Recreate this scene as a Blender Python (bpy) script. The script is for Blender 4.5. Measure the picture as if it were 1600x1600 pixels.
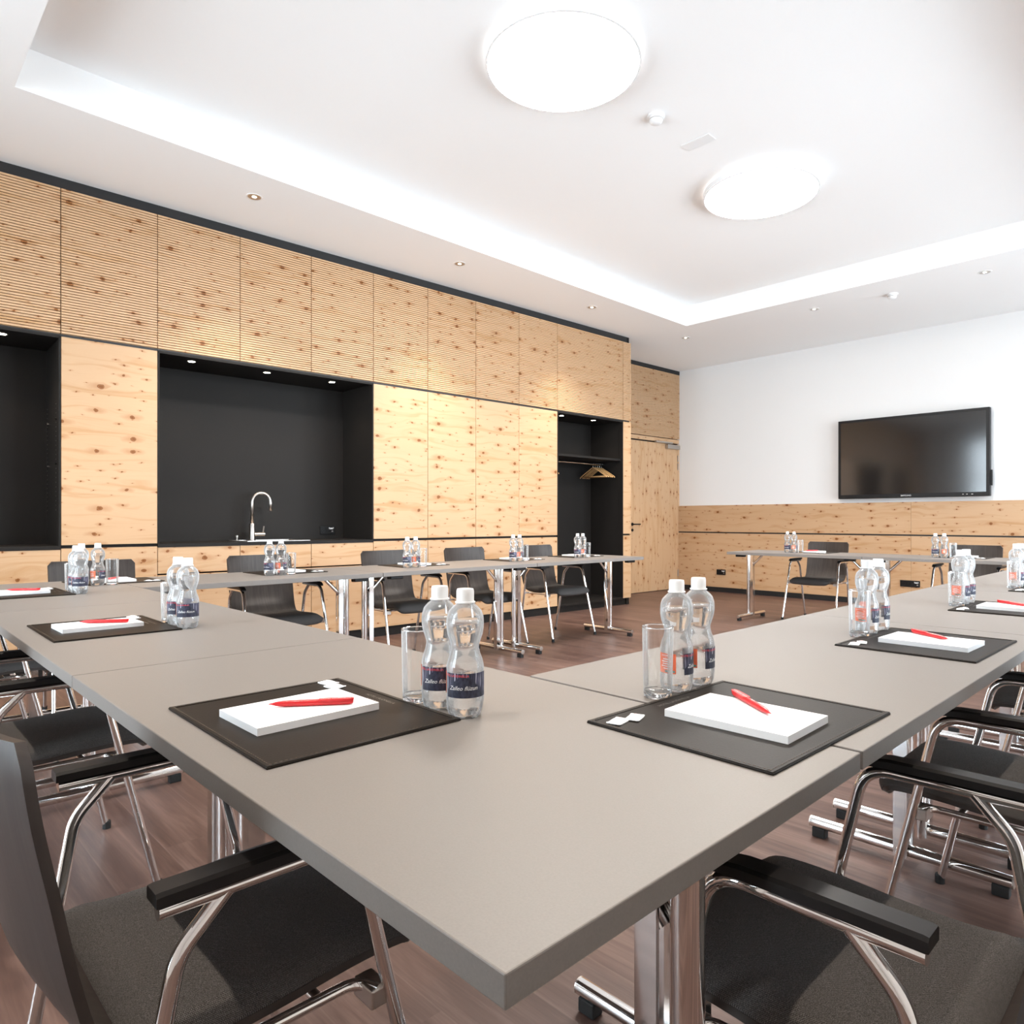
import bpy, bmesh, math, random
from mathutils import Vector, Matrix
random.seed(7)
for o in list(bpy.data.objects): bpy.data.objects.remove(o)
S = bpy.context.scene
COL = S.collection
PI = math.pi
R = math.radians

# ------------------------------------------------------------------ camera
CAM_H = 1.078
cam_d = bpy.data.cameras.new('camera'); cam = bpy.data.objects.new('camera', cam_d); COL.objects.link(cam)
cam.location = (0, 0, CAM_H)
cam.rotation_euler = (R(90), 0, R(45.08 - 90))
cam_d.sensor_width = 36.0; cam_d.sensor_fit = 'HORIZONTAL'
cam_d.lens = 1082.4 / 1600 * 36.0
cam_d.shift_x = (800 - 840) / 1600.0
cam_d.shift_y = (813 - 800) / 1600.0
cam_d.clip_start = 0.02; cam_d.clip_end = 100
S.camera = cam

# ------------------------------------------------------------------ world, exposure
W = bpy.data.worlds.new('sky'); S.world = W; W.use_nodes = True
wb = W.node_tree.nodes['Background']
wb.inputs[0].default_value = (0.81, 0.905, 1.0, 1); wb.inputs[1].default_value = 10.5
S.view_settings.view_transform = 'Standard'; S.view_settings.look = 'None'
S.view_settings.gamma = 1.0; S.view_settings.use_curve_mapping = False
S.view_settings.exposure = 0.40
LAMP_E = 48.0        # emission of the two round ceiling lamps
SPOT_W = 95.0        # each recessed ceiling downlight
NICHE_W = 9.0        # each small niche spot

# room extents
X0, X1 = -1.60, 9.33          # window wall, tv wall
Y0 = -1.15                    # wall behind the right hand row
ZS, ZC = 3.43, 3.667          # soffit, coffer
CX0, CX1, CY0, CY1 = 0.645, 7.195, 0.56, 4.664
# wood wall frame: origin P, direction along WD (towards the tv wall), WN into the room
WA = R(-1.79); WP = Vector((7.092, 5.465, 0)); WD = Vector((math.cos(WA), math.sin(WA), 0)); WN = Vector((math.sin(WA), -math.cos(WA), 0))
WIN = [(1.6, 2.9), (3.3, 4.7)]      # window openings in the wall at X0 (y ranges)
WINF = [(2.6, 4.2), (4.8, 6.4), (7.0, 8.6)]  # window openings in the wall at Y0 (x ranges)
WZ0, WZ1 = 0.12, 3.12

# ------------------------------------------------------------------ helpers
def tag(o, label=None, cat=None, group=None, kind=None):
    if label: o['label'] = label
    if cat: o['category'] = cat
    if group: o['group'] = group
    if kind: o['kind'] = kind
    return o

def empty(name, loc=(0, 0, 0), rz=0.0, parent=None):
    o = bpy.data.objects.new(name, None); COL.objects.link(o)
    o.location = loc; o.rotation_euler = (0, 0, rz); o.empty_display_size = 0.05
    if parent: o.parent = parent
    return o

def mesh_obj(name, me, parent=None):
    o = bpy.data.objects.new(name, me); COL.objects.link(o)
    if parent: o.parent = parent
    return o

def obj(name, bm, mats, parent=None, smooth=False):
    me = bpy.data.meshes.new(name)
    bmesh.ops.recalc_face_normals(bm, faces=bm.faces[:])
    bm.to_mesh(me); bm.free()
    for m in (mats if isinstance(mats, (list, tuple)) else [mats]): me.materials.append(m)
    if smooth:
        for p in me.polygons: p.use_smooth = True
        if smooth != 'all':
            try: me.set_sharp_from_angle(angle=R(smooth if smooth is not True else 40))
            except Exception: pass
    return mesh_obj(name, me, parent)

def BM(): return bmesh.new()

def box(bm, x0, x1, y0, y1, z0, z1, mi=0, bevel=0.0, M=None):
    vs = [bm.verts.new((x, y, z)) for x in (x0, x1) for y in (y0, y1) for z in (z0, z1)]
    q = [(0, 1, 3, 2), (4, 6, 7, 5), (0, 4, 5, 1), (2, 3, 7, 6), (0, 2, 6, 4), (1, 5, 7, 3)]
    fs = [bm.faces.new([vs[i] for i in f]) for f in q]
    for f in fs: f.material_index = mi
    if bevel:
        es = set(e for f in fs for e in f.edges)
        r = bmesh.ops.bevel(bm, geom=list(es), offset=bevel, segments=2, affect='EDGES', profile=0.5)
        vs = list(set(v for f in r['faces'] for v in f.verts) | set(v for v in vs if v.is_valid))
        for f in r['faces']: f.material_index = mi
    if M is not None:
        for v in vs: v.co = M @ v.co
    return vs

def lathe(bm, prof, n=24, M=None, mi=0, caps=True):
    rings = []
    for r, z in prof:
        if r < 1e-6: rings.append([bm.verts.new((0, 0, z))])
        else: rings.append([bm.verts.new((r * math.cos(2 * PI * k / n), r * math.sin(2 * PI * k / n), z)) for k in range(n)])
    fs = []
    for a, b in zip(rings, rings[1:]):
        if len(a) == 1 and len(b) == 1: continue
        for k in range(n):
            k2 = (k + 1) % n
            if len(a) == 1: fs.append(bm.faces.new((a[0], b[k], b[k2])))
            elif len(b) == 1: fs.append(bm.faces.new((a[k], a[k2], b[0])))
            else: fs.append(bm.faces.new((a[k], a[k2], b[k2], b[k])))
    if caps:
        if len(rings[0]) > 1: fs.append(bm.faces.new(rings[0][::-1]))
        if len(rings[-1]) > 1: fs.append(bm.faces.new(rings[-1]))
    for f in fs: f.material_index = mi
    if M is not None:
        for rg in rings:
            for v in rg: v.co = M @ v.co
    return rings

def fillet(pts, r, seg=6):
    pts = [Vector(p) for p in pts]; out = [pts[0]]
    for a, b, c in zip(pts, pts[1:], pts[2:]):
        d1 = (a - b); d2 = (c - b); l = min(r, d1.length * .48, d2.length * .48)
        p, q = b + d1.normalized() * l, b + d2.normalized() * l
        for k in range(seg + 1):
            t = k / seg
            out.append(p * (1 - t) ** 2 + b * 2 * t * (1 - t) + q * t * t)
    out.append(pts[-1]); return out

def tube(bm, pts, r, n=10, ry=None, mi=0, side=None):
    """round (or oval: r across, ry along side-normal) tube along pts"""
    pts = [Vector(p) for p in pts]; rings = []
    up = Vector(side) if side is not None else Vector((0, 0, 1))
    last = None
    for i, p in enumerate(pts):
        t = (pts[min(i + 1, len(pts) - 1)] - pts[max(i - 1, 0)]).normalized()
        if last is None:
            u = up if abs(t.dot(up)) < .95 else Vector((1, 0, 0))
        else: u = last
        u = (u - t * u.dot(t)).normalized(); last = u; w = t.cross(u)
        rings.append([bm.verts.new(p + u * (ry or r) * math.cos(2 * PI * k / n) + w * r * math.sin(2 * PI * k / n)) for k in range(n)])
    for a, b in zip(rings, rings[1:]):
        for k in range(n):
            f = bm.faces.new((a[k], a[(k + 1) % n], b[(k + 1) % n], b[k])); f.material_index = mi
    f = bm.faces.new(rings[0][::-1]); f.material_index = mi
    f = bm.faces.new(rings[-1]); f.material_index = mi
    return rings

def crom(pts, n):
    """catmull-rom through 2-tuples, n samples"""
    P = [Vector((p[0], p[1], 0)) for p in pts]; P = [P[0] * 2 - P[1]] + P + [P[-1] * 2 - P[-2]]
    m = len(pts) - 1; out = []
    for k in range(n):
        s = k / (n - 1) * m; i = min(int(s), m - 1); t = s - i
        a, b, c, d = P[i:i + 4]
        out.append(.5 * ((2 * b) + (c - a) * t + (2 * a - 5 * b + 4 * c - d) * t * t + (-a + 3 * b - 3 * c + d) * t ** 3))
    return [(v.x, v.y) for v in out]

def copy_tree(o, parent=None):
    c = o.copy(); COL.objects.link(c)
    if parent is not None: c.parent = parent; c.matrix_parent_inverse = o.matrix_parent_inverse.copy()
    for ch in kids.get(o, []):
        k = copy_tree(ch, c)
    return c
kids = {}
def index_kids():
    kids.clear()
    for o in bpy.data.objects:
        if o.parent: kids.setdefault(o.parent, []).append(o)

_txt = {}
def text_mesh(body, size, mat, shear=0.0, align='CENTER', extrude=0.0, key=None):
    k = (body, size, mat.name, shear, align, extrude)
    if k in _txt: return _txt[k]
    cu = bpy.data.curves.new('lettering', 'FONT'); cu.body = body; cu.size = size; cu.shear = shear
    cu.align_x = align; cu.align_y = 'CENTER'; cu.extrude = extrude; cu.resolution_u = 3
    ob = bpy.data.objects.new('lettering_source', cu); COL.objects.link(ob)
    dg = bpy.context.evaluated_depsgraph_get(); dg.update()
    me = bpy.data.meshes.new_from_object(ob.evaluated_get(dg))
    bpy.data.objects.remove(ob); bpy.data.curves.remove(cu)
    me.name = 'lettering'; me.materials.clear(); me.materials.append(mat); _txt[k] = me
    return me

# ------------------------------------------------------------------ materials
def mat(name, col=(.8, .8, .8), rough=.5, metal=0.0, spec=.5, **kw):
    m = bpy.data.materials.new(name); m.use_nodes = True
    b = m.node_tree.nodes['Principled BSDF']
    b.inputs['Base Color'].default_value = (*col, 1); b.inputs['Roughness'].default_value = rough
    b.inputs['Metallic'].default_value = metal; b.inputs['Specular IOR Level'].default_value = spec
    for k, v in kw.items(): b.inputs[k.replace('_', ' ')].default_value = v
    return m

class NT:
    def __init__(s, m): s.t = m.node_tree; s.b = s.t.nodes.get('Principled BSDF')
    def n(s, typ, **kw):
        nd = s.t.nodes.new(typ)
        for k, v in kw.items(): setattr(nd, k, v)
        return nd
    def l(s, a, b): s.t.links.new(a, b)
    def math(s, op, a, b=None, c=None, clamp=False):
        nd = s.n('ShaderNodeMath', operation=op, use_clamp=clamp)
        for i, x in enumerate((a, b, c)):
            if x is None: continue
            if isinstance(x, (int, float)): nd.inputs[i].default_value = x
            else: s.l(x, nd.inputs[i])
        return nd.outputs[0]
    def ramp(s, fac, stops):
        nd = s.n('ShaderNodeValToRGB'); e = nd.color_ramp.elements
        while len(e) < len(stops): e.new(.5)
        for el, (p, c) in zip(e, stops): el.position = p; el.color = (*c, 1) if len(c) == 3 else c
        s.l(fac, nd.inputs[0]); return nd.outputs[0]
    def mix(s, fac, a, b, mode='MIX'):
        nd = s.n('ShaderNodeMix', data_type='RGBA', blend_type=mode)
        for x, i in ((fac, 0), (a, 6), (b, 7)):
            if isinstance(x, (int, float)): nd.inputs[i].default_value = x
            elif isinstance(x, tuple): nd.inputs[i].default_value = (*x, 1)
            else: s.l(x, nd.inputs[i])
        return nd.outputs[2]
    def noise(s, vec, scale=5, detail=3, rough=.5, dist=0):
        nd = s.n('ShaderNodeTexNoise'); nd.inputs['Scale'].default_value = scale; nd.inputs['Detail'].default_value = detail
        nd.inputs['Roughness'].default_value = rough; nd.inputs['Distortion'].default_value = dist
        s.l(vec, nd.inputs['Vector']); return nd.outputs['Fac']
    def xyz(s, x, y, z):
        nd = s.n('ShaderNodeCombineXYZ')
        for i, v in enumerate((x, y, z)):
            if isinstance(v, (int, float)): nd.inputs[i].default_value = v
            else: s.l(v, nd.inputs[i])
        return nd.outputs[0]
    def bump(s, h, strength=.2, dist=.002):
        nd = s.n('ShaderNodeBump'); nd.inputs['Strength'].default_value = strength; nd.inputs['Distance'].default_value = dist
        s.l(h, nd.inputs['Height']); s.l(nd.outputs[0], s.b.inputs['Normal'])

def pine(name, light, dark, along='x', up='z', knot=1.0):
    """knotty stone pine: grain runs along one object axis, knots in loose columns"""
    m = mat(name, light, .48, spec=.35); t = NT(m)
    tc = t.n('ShaderNodeTexCoord'); oi = t.n('ShaderNodeObjectInfo'); sp = t.n('ShaderNodeSeparateXYZ'); t.l(tc.outputs['Object'], sp.inputs[0])
    off = t.math('MULTIPLY', oi.outputs['Random'], 37.0)
    ax = dict(x=sp.outputs[0], y=sp.outputs[1], z=sp.outputs[2])
    g = t.math('ADD', ax[along], off); c = t.math('ADD', ax[up], t.math('MULTIPLY', oi.outputs['Random'], 11.0))
    # boards across the grain
    bd = t.math('FLOOR', t.math('MULTIPLY', c, 5.6)); wn = t.n('ShaderNodeTexWhiteNoise', noise_dimensions='1D'); t.l(bd, wn.inputs['W'])
    g1 = t.math('ADD', g, t.math('MULTIPLY', wn.outputs['Value'], 3.0))
    warp = t.noise(t.xyz(t.math('MULTIPLY', g1, 1.3), t.math('MULTIPLY', c, 5), 0), 1.0, 2)
    gr = t.noise(t.xyz(t.math('MULTIPLY', g1, 0.9), t.math('ADD', t.math('MULTIPLY', c, 20), t.math('MULTIPLY', warp, 5.0)), 0), 1.0, 5, .6)
    fine = t.noise(t.xyz(t.math('MULTIPLY', g1, 4.0), t.math('ADD', t.math('MULTIPLY', c, 160), t.math('MULTIPLY', warp, 30.0)), 0), 1.0, 2, .5)
    col = t.ramp(gr, [(.32, light), (.52, tuple(.5 * (a + b) * .99 for a, b in zip(light, light))), (.68, dark)])
    col = t.mix(t.math('MULTIPLY', t.math('SUBTRACT', fine, .35, clamp=True), .30), col, dark)
    col = t.mix(t.math('MULTIPLY', wn.outputs['Value'], .18), col, dark)
    def knots(col, sx, sz, rmin, rmax, seed, keep):
        wob = t.noise(t.xyz(g, c, seed), 26.0, 2); wob2 = t.noise(t.xyz(c, g, seed + 3), 26.0, 2)
        gx = t.math('ADD', g, t.math('MULTIPLY', t.math('SUBTRACT', wob, .5), .022)); cz = t.math('ADD', c, t.math('MULTIPLY', t.math('SUBTRACT', wob2, .5), .022))
        v = t.n('ShaderNodeTexVoronoi', voronoi_dimensions='2D', feature='F1'); v.inputs['Scale'].default_value = 1.0; v.inputs['Randomness'].default_value = .85
        t.l(t.xyz(t.math('ADD', t.math('MULTIPLY', gx, sx), seed), t.math('MULTIPLY', cz, sz), 0), v.inputs['Vector'])
        ps = t.n('ShaderNodeSeparateXYZ'); t.l(v.outputs['Position'], ps.inputs[0])
        rc = t.n('ShaderNodeSeparateColor'); t.l(v.outputs['Color'], rc.inputs[0])
        dx = t.math('SUBTRACT', gx, t.math('DIVIDE', t.math('SUBTRACT', ps.outputs[0], seed), sx)); dz = t.math('SUBTRACT', cz, t.math('DIVIDE', ps.outputs[1], sz))
        dz2 = t.math('MULTIPLY', dz, 1.25); d = t.math('SQRT', t.math('ADD', t.math('MULTIPLY', dx, dx), t.math('MULTIPLY', dz2, dz2)))
        on = t.math('GREATER_THAN', keep, rc.outputs[1])
        rad = t.math('MULTIPLY_ADD', t.math('POWER', rc.outputs[0], 2.2), (rmax - rmin), rmin)
        k = t.math('DIVIDE', d, rad)
        # flame-like halo along the grain
        hx = t.math('MULTIPLY', dx, .33); hd = t.math('SQRT', t.math('ADD', t.math('MULTIPLY', hx, hx), t.math('MULTIPLY', dz, dz)))
        halo = t.math('MULTIPLY', t.math('SUBTRACT', 1.0, t.math('DIVIDE', hd, t.math('MULTIPLY', rad, 1.7)), clamp=True), on)
        col = t.mix(t.math('MULTIPLY', halo, .75 * knot), col, tuple(x * y for x, y in zip(dark, (.80, .62, .45))))
        core = t.math('MULTIPLY', t.math('MULTIPLY_ADD', k, -4.0, 4.4, clamp=True), on)
        ring = t.math('ABSOLUTE', t.math('SINE', t.math('MULTIPLY', k, 5.2)))
        kc = t.mix(ring, (.36, .135, .028), (.155, .048, .008))
        return t.mix(t.math('MULTIPLY', core, knot), col, kc)
    col = knots(col, 4.6, 10.5, .006, .021, 3.7, .62)
    col = knots(col, 7.0, 13.0, .003, .009, 9.1, .50)
    t.l(col, t.b.inputs['Base Color']); t.bump(fine, .10, .001)
    return m

PL, PD = (.60, .385, .225), (.51, .29, .135)
M_PINE = pine('pine_horizontal', PL, PD, 'x', 'z')
M_PINE_Y = pine('pine_wainscot', PL, PD, 'y', 'z')
M_PINE_V = pine('pine_vertical', PL, PD, 'z', 'x')

def floor_mat():
    m = mat('vinyl_wood_floor', (.2, .15, .13), .42, spec=.3); t = NT(m)
    tc = t.n('ShaderNodeTexCoord'); sp = t.n('ShaderNodeSeparateXYZ'); t.l(tc.outputs['Object'], sp.inputs[0])
    x, y = sp.outputs[0], sp.outputs[1]
    row = t.math('FLOOR', t.math('DIVIDE', x, .185)); w1 = t.n('ShaderNodeTexWhiteNoise', noise_dimensions='1D'); t.l(row, w1.inputs['W'])
    yy = t.math('ADD', y, t.math('MULTIPLY', w1.outputs['Value'], 5.0)); seg = t.math('FLOOR', t.math('DIVIDE', yy, 1.25))
    w2 = t.n('ShaderNodeTexWhiteNoise', noise_dimensions='2D'); t.l(t.xyz(row, seg, 0), w2.inputs['Vector'])
    o = t.math('MULTIPLY', w2.outputs['Value'], 23.0)
    g = t.noise(t.xyz(t.math('ADD', t.math('MULTIPLY', x, 26), o), t.math('MULTIPLY', y, 1.6), o), 1.0, 6, .62, .6)
    f = t.noise(t.xyz(t.math('MULTIPLY', x, 170), t.math('MULTIPLY', y, 7), o), 1.0, 3, .6)
    g2 = t.noise(t.xyz(t.math('ADD', t.math('MULTIPLY', x, 9), o), t.math('MULTIPLY', y, .7), o), 1.0, 4, .6, 1.2)
    g = t.math('MULTIPLY_ADD', g2, .55, t.math('MULTIPLY', g, .5))
    col = t.ramp(g, [(.34, (.055, .028, .022)), (.5, (.135, .076, .059)), (.64, (.23, .142, .114))])
    ed = t.math('ABSOLUTE', t.math('SUBTRACT', t.math('FRACT', t.math('DIVIDE', x, .185)), .5)); col = t.mix(t.math('MULTIPLY', t.math('GREATER_THAN', ed, .489), .35), col, (.27, .18, .15))
    col = t.mix(t.math('MULTIPLY', t.math('SUBTRACT', f, .35, clamp=True), .8), col, (.085, .047, .038))
    col = t.mix(t.math('MULTIPLY', w2.outputs['Value'], .40), col, (.085, .048, .039))
    t.l(col, t.b.inputs['Base Color']); t.bump(f, .12, .001)
    t.l(t.math('MULTIPLY_ADD', g, .18, .33), t.b.inputs['Roughness'])
    return m
M_FLOOR = floor_mat()

def plaster(name, col, rough=.9):
    m = mat(name, col, rough, spec=.2); t = NT(m); tc = t.n('ShaderNodeTexCoord')
    t.bump(t.noise(tc.outputs['Object'], 90, 3), .05, .001); return m
M_WALL = plaster('white_plaster', (.86, .85, .84)); M_CEIL = plaster('white_ceiling', (.93, .925, .92))

def speckle(name, col, rough, amt=.12, scale=300, spec=.5, bump=.0):
    m = mat(name, col, rough, spec=spec); t = NT(m); tc = t.n('ShaderNodeTexCoord')
    n = t.noise(tc.outputs['Object'], scale, 3)
    t.l(t.mix(n, tuple(c * (1 - amt) for c in col), tuple(c * (1 + amt) for c in col)), t.b.inputs['Base Color'])
    if bump: t.bump(n, bump, .0006)
    return m
M_LAM = speckle('grey_laminate', (.205, .185, .170), .46, .10, 420, spec=.4)
M_BLACK = speckle('black_board', (.017, .0145, .013), .55, .1, 150, spec=.18)
M_BLACKTRIM = mat('black_trim', (.012, .012, .013), .5)
M_LEATHER = speckle('brown_black_leather', (.0145, .0105, .0078), .45, .25, 260, spec=.15, bump=.25)
M_STITCH = mat('stitching_thread', (.13, .10, .075), .8)
M_PLAST = mat('black_plastic', (.010, .009, .009), .42, spec=.28)
M_RUBBER = mat('black_rubber', (.015, .015, .015), .7)
M_CHROME = mat('chrome', (.86, .85, .84), .07, 1.0)
M_STEEL = mat('brushed_steel', (.56, .51, .47), .30, 1.0)
M_ALU = mat('satin_aluminium', (.5, .47, .44), .4, 1.0)
M_WHITE = mat('white_plastic', (.86, .86, .86), .4)
M_PAPER = mat('white_paper', (.92, .92, .92), .7, spec=.2)
M_PAPEREDGE = mat('paper_edge', (.92, .92, .92), .8, spec=.1)
M_RED = mat('red_plastic', (.62, .022, .028), .28)
M_WTEXT = mat('white_print', (.9, .9, .9), .6)
M_PINK = mat('faint_red_print', (.75, .42, .40), .7)
M_REDTEXT = mat('red_print', (.80, .06, .07), .6)
M_EMBOSS = mat('silver_emboss', (.17, .155, .14), .35)
M_ORANGE = mat('orange_label', (.86, .17, .075), .5)
M_TEAL = mat('teal_label_patch', (.12, .35, .33), .5)
M_WOODHANGER = speckle('hanger_beech', (.62, .36, .15), .4, .1, 60)

def shell_mat():
    m = mat('dark_stained_plywood', (.07, .06, .055), .40, spec=.32); t = NT(m); tc = t.n('ShaderNodeTexCoord'); sp = t.n('ShaderNodeSeparateXYZ')
    t.l(tc.outputs['Object'], sp.inputs[0])
    g = t.noise(t.xyz(t.math('MULTIPLY', sp.outputs[0], 55), t.math('MULTIPLY', sp.outputs[1], 4), t.math('MULTIPLY', sp.outputs[2], 4)), 1.0, 4, .6, .8)
    t.l(t.ramp(g, [(.3, (.034, .027, .024)), (.7, (.058, .047, .042))]), t.b.inputs['Base Color']); t.bump(g, .06, .0008); return m
M_SHELL = shell_mat()

def fabric_mat():
    m = mat('charcoal_woven_fabric', (.06, .058, .057), .92, spec=.15); t = NT(m); tc = t.n('ShaderNodeTexCoord'); sp = t.n('ShaderNodeSeparateXYZ')
    t.l(tc.outputs['Object'], sp.inputs[0])
    a = t.math('SINE', t.math('MULTIPLY', sp.outputs[0], 2300)); b = t.math('SINE', t.math('MULTIPLY', sp.outputs[1], 2300))
    n = t.noise(tc.outputs['Object'], 650, 2, .6); w = t.math('MULTIPLY_ADD', t.math('MULTIPLY', a, b), .25, n)
    t.l(t.ramp(w, [(.25, (.032, .030, .030)), (.55, (.088, .081, .077)), (.85, (.20, .185, .178))]), t.b.inputs['Base Color'])
    t.bump(w, .35, .001); return m
M_FABRIC = fabric_mat()

def glass_mat(name, ior, col=(1, 1, 1), rough=0.0, haze=0.0):
    m = bpy.data.materials.new(name); m.use_nodes = True; nt = m.node_tree; nt.nodes.clear()
    o = nt.nodes.new('ShaderNodeOutputMaterial'); g = nt.nodes.new('ShaderNodeBsdfGlass'); g.inputs['IOR'].default_value = ior
    g.inputs['Color'].default_value = (*col, 1); g.inputs['Roughness'].default_value = rough; out = g.outputs[0]
    if haze:
        d = nt.nodes.new('ShaderNodeBsdfTranslucent'); d.inputs[0].default_value = (.95, .96, .97, 1); mx = nt.nodes.new('ShaderNodeMixShader'); mx.inputs[0].default_value = haze
        nt.links.new(out, mx.inputs[1]); nt.links.new(d.outputs[0], mx.inputs[2]); out = mx.outputs[0]
    nt.links.new(out, o.inputs[0]); return m
def thin_mat(name, tint=(.97, .975, .98), gl=.10, haze=0.0):
    """thin clear wall: transmits straight through, fresnel reflection, a little milky scatter towards the rim"""
    m = bpy.data.materials.new(name); m.use_nodes = True; nt = m.node_tree; nt.nodes.clear(); N = nt.nodes.new; L = nt.links.new
    o = N('ShaderNodeOutputMaterial'); t = N('ShaderNodeBsdfTransparent'); t.inputs[0].default_value = (*tint, 1)
    g = N('ShaderNodeBsdfGlossy'); g.inputs['Roughness'].default_value = .04
    fr = N('ShaderNodeFresnel'); fr.inputs['IOR'].default_value = 1.5
    ml = N('ShaderNodeMath'); ml.operation = 'MULTIPLY_ADD'; ml.inputs[1].default_value = .8; ml.inputs[2].default_value = gl * .2; ml.use_clamp = True
    mx = N('ShaderNodeMixShader'); L(fr.outputs[0], ml.inputs[0]); L(ml.outputs[0], mx.inputs[0]); L(t.outputs[0], mx.inputs[1]); L(g.outputs[0], mx.inputs[2]); out = mx.outputs[0]
    if haze:
        d = N('ShaderNodeBsdfDiffuse'); d.inputs[0].default_value = (.93, .95, .97, 1); tr = N('ShaderNodeBsdfTranslucent'); tr.inputs[0].default_value = (.93, .95, .97, 1); ad = N('ShaderNodeMixShader'); ad.inputs[0].default_value = .5
        L(d.outputs[0], ad.inputs[1]); L(tr.outputs[0], ad.inputs[2])
        lw = N('ShaderNodeLayerWeight'); lw.inputs[0].default_value = .45; mm = N('ShaderNodeMath'); mm.operation = 'MULTIPLY_ADD'; mm.inputs[1].default_value = .40; mm.inputs[2].default_value = haze * .35; mm.use_clamp = True
        m2 = N('ShaderNodeMixShader'); L(lw.outputs[1], mm.inputs[0]); L(mm.outputs[0], m2.inputs[0]); L(out, m2.inputs[1]); L(ad.outputs[0], m2.inputs[2]); out = m2.outputs[0]
    L(out, o.inputs[0]); return m
M_GLASS = glass_mat('clear_glass', 1.45, (1, 1, 1)); M_WATER = glass_mat('water', 1.33, (1, 1, 1), haze=.06); M_PET = thin_mat('clear_pet_plastic', (.985, .99, .995), .15, .16); M_THIN = thin_mat('thin_glass_wall', (.985, .99, .99), .12, .02)
M_PANE = thin_mat('window_pane', (.96, .98, .98), .05)

def emit(name, col, s):
    m = bpy.data.materials.new(name); m.use_nodes = True; nt = m.node_tree; nt.nodes.clear()
    o = nt.nodes.new('ShaderNodeOutputMaterial'); e = nt.nodes.new('ShaderNodeEmission'); e.inputs[0].default_value = (*col, 1); e.inputs[1].default_value = s
    nt.links.new(e.outputs[0], o.inputs[0]); return m
M_LAMP = emit('lamp_diffuser_glow', (1.0, .955, .90), LAMP_E)
M_LAMPUP = emit('lamp_back_glow', (1.0, .96, .92), 3.0)
M_BULB = emit('downlight_bulb', (1.0, .86, .68), 12.0)
M_NBULB = emit('niche_spot_bulb', (1.0, .84, .64), 60.0)

def label_pic():
    m = mat('bottle_picture_label', (.1, .1, .2), .5); t = NT(m); tc = t.n('ShaderNodeTexCoord'); sp = t.n('ShaderNodeSeparateXYZ'); t.l(tc.outputs['Object'], sp.inputs[0])
    ang = t.math('ARCTAN2', sp.outputs[1], sp.outputs[0]); z = sp.outputs[2]
    n = t.noise(t.xyz(t.math('MULTIPLY', ang, 5), t.math('MULTIPLY', z, 60), 0), 1.0, 4, .65)
    # dark rocky ridge below, pale waterfall streaks above
    ridge = t.math('SUBTRACT', t.math('MULTIPLY_ADD', t.math('COSINE', t.math('MULTIPLY_ADD', ang, 1.9, .35)), .017, .052), z)
    ridge = t.math('MULTIPLY_ADD', n, .012, ridge)
    st = t.noise(t.xyz(t.math('MULTIPLY', ang, 14), t.math('MULTIPLY', z, 18), 2), 1.0, 2)
    sky = t.ramp(st, [(.44, (.018, .020, .045)), (.56, (.085, .085, .16)), (.72, (.62, .63, .72))])
    rock = t.ramp(n, [(.4, (.012, .014, .032)), (.68, (.05, .055, .10))])
    t.l(t.mix(t.math('MULTIPLY', ridge, 400, clamp=True), sky, rock), t.b.inputs['Base Color']); return m
M_PIC = label_pic()

def screen_mat():
    m = mat('tv_screen_glass', (.010, .009, .009), .11, spec=.9); return m
M_SCREEN = screen_mat()

# ------------------------------------------------------------------ structure: floor, ceiling, walls
bm = BM(); box(bm, X0 - .3, X1 + .3, Y0 - .3, 7.0, -.12, 0)
fl = obj('floor', bm, M_FLOOR); tag(fl, 'reddish brown wood-look plank floor', None, kind='structure')

bm = BM()
zt = ZC + .12
YB = 7.0
box(bm, X0 - .3, X1 + .3, Y0 - .3, CY0, ZS, zt); box(bm, X0 - .3, X1 + .3, CY1, YB, ZS, zt)
box(bm, X0 - .3, CX0, CY0, CY1, ZS, zt); box(bm, CX1, X1 + .3, CY0, CY1, ZS, zt)
box(bm, CX0 - .05, CX1 + .05, CY0 - .05, CY1 + .05, ZC, zt)
ce = obj('ceiling', bm, M_CEIL); tag(ce, 'white ceiling with a raised rectangular coffer', None, kind='structure')

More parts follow.
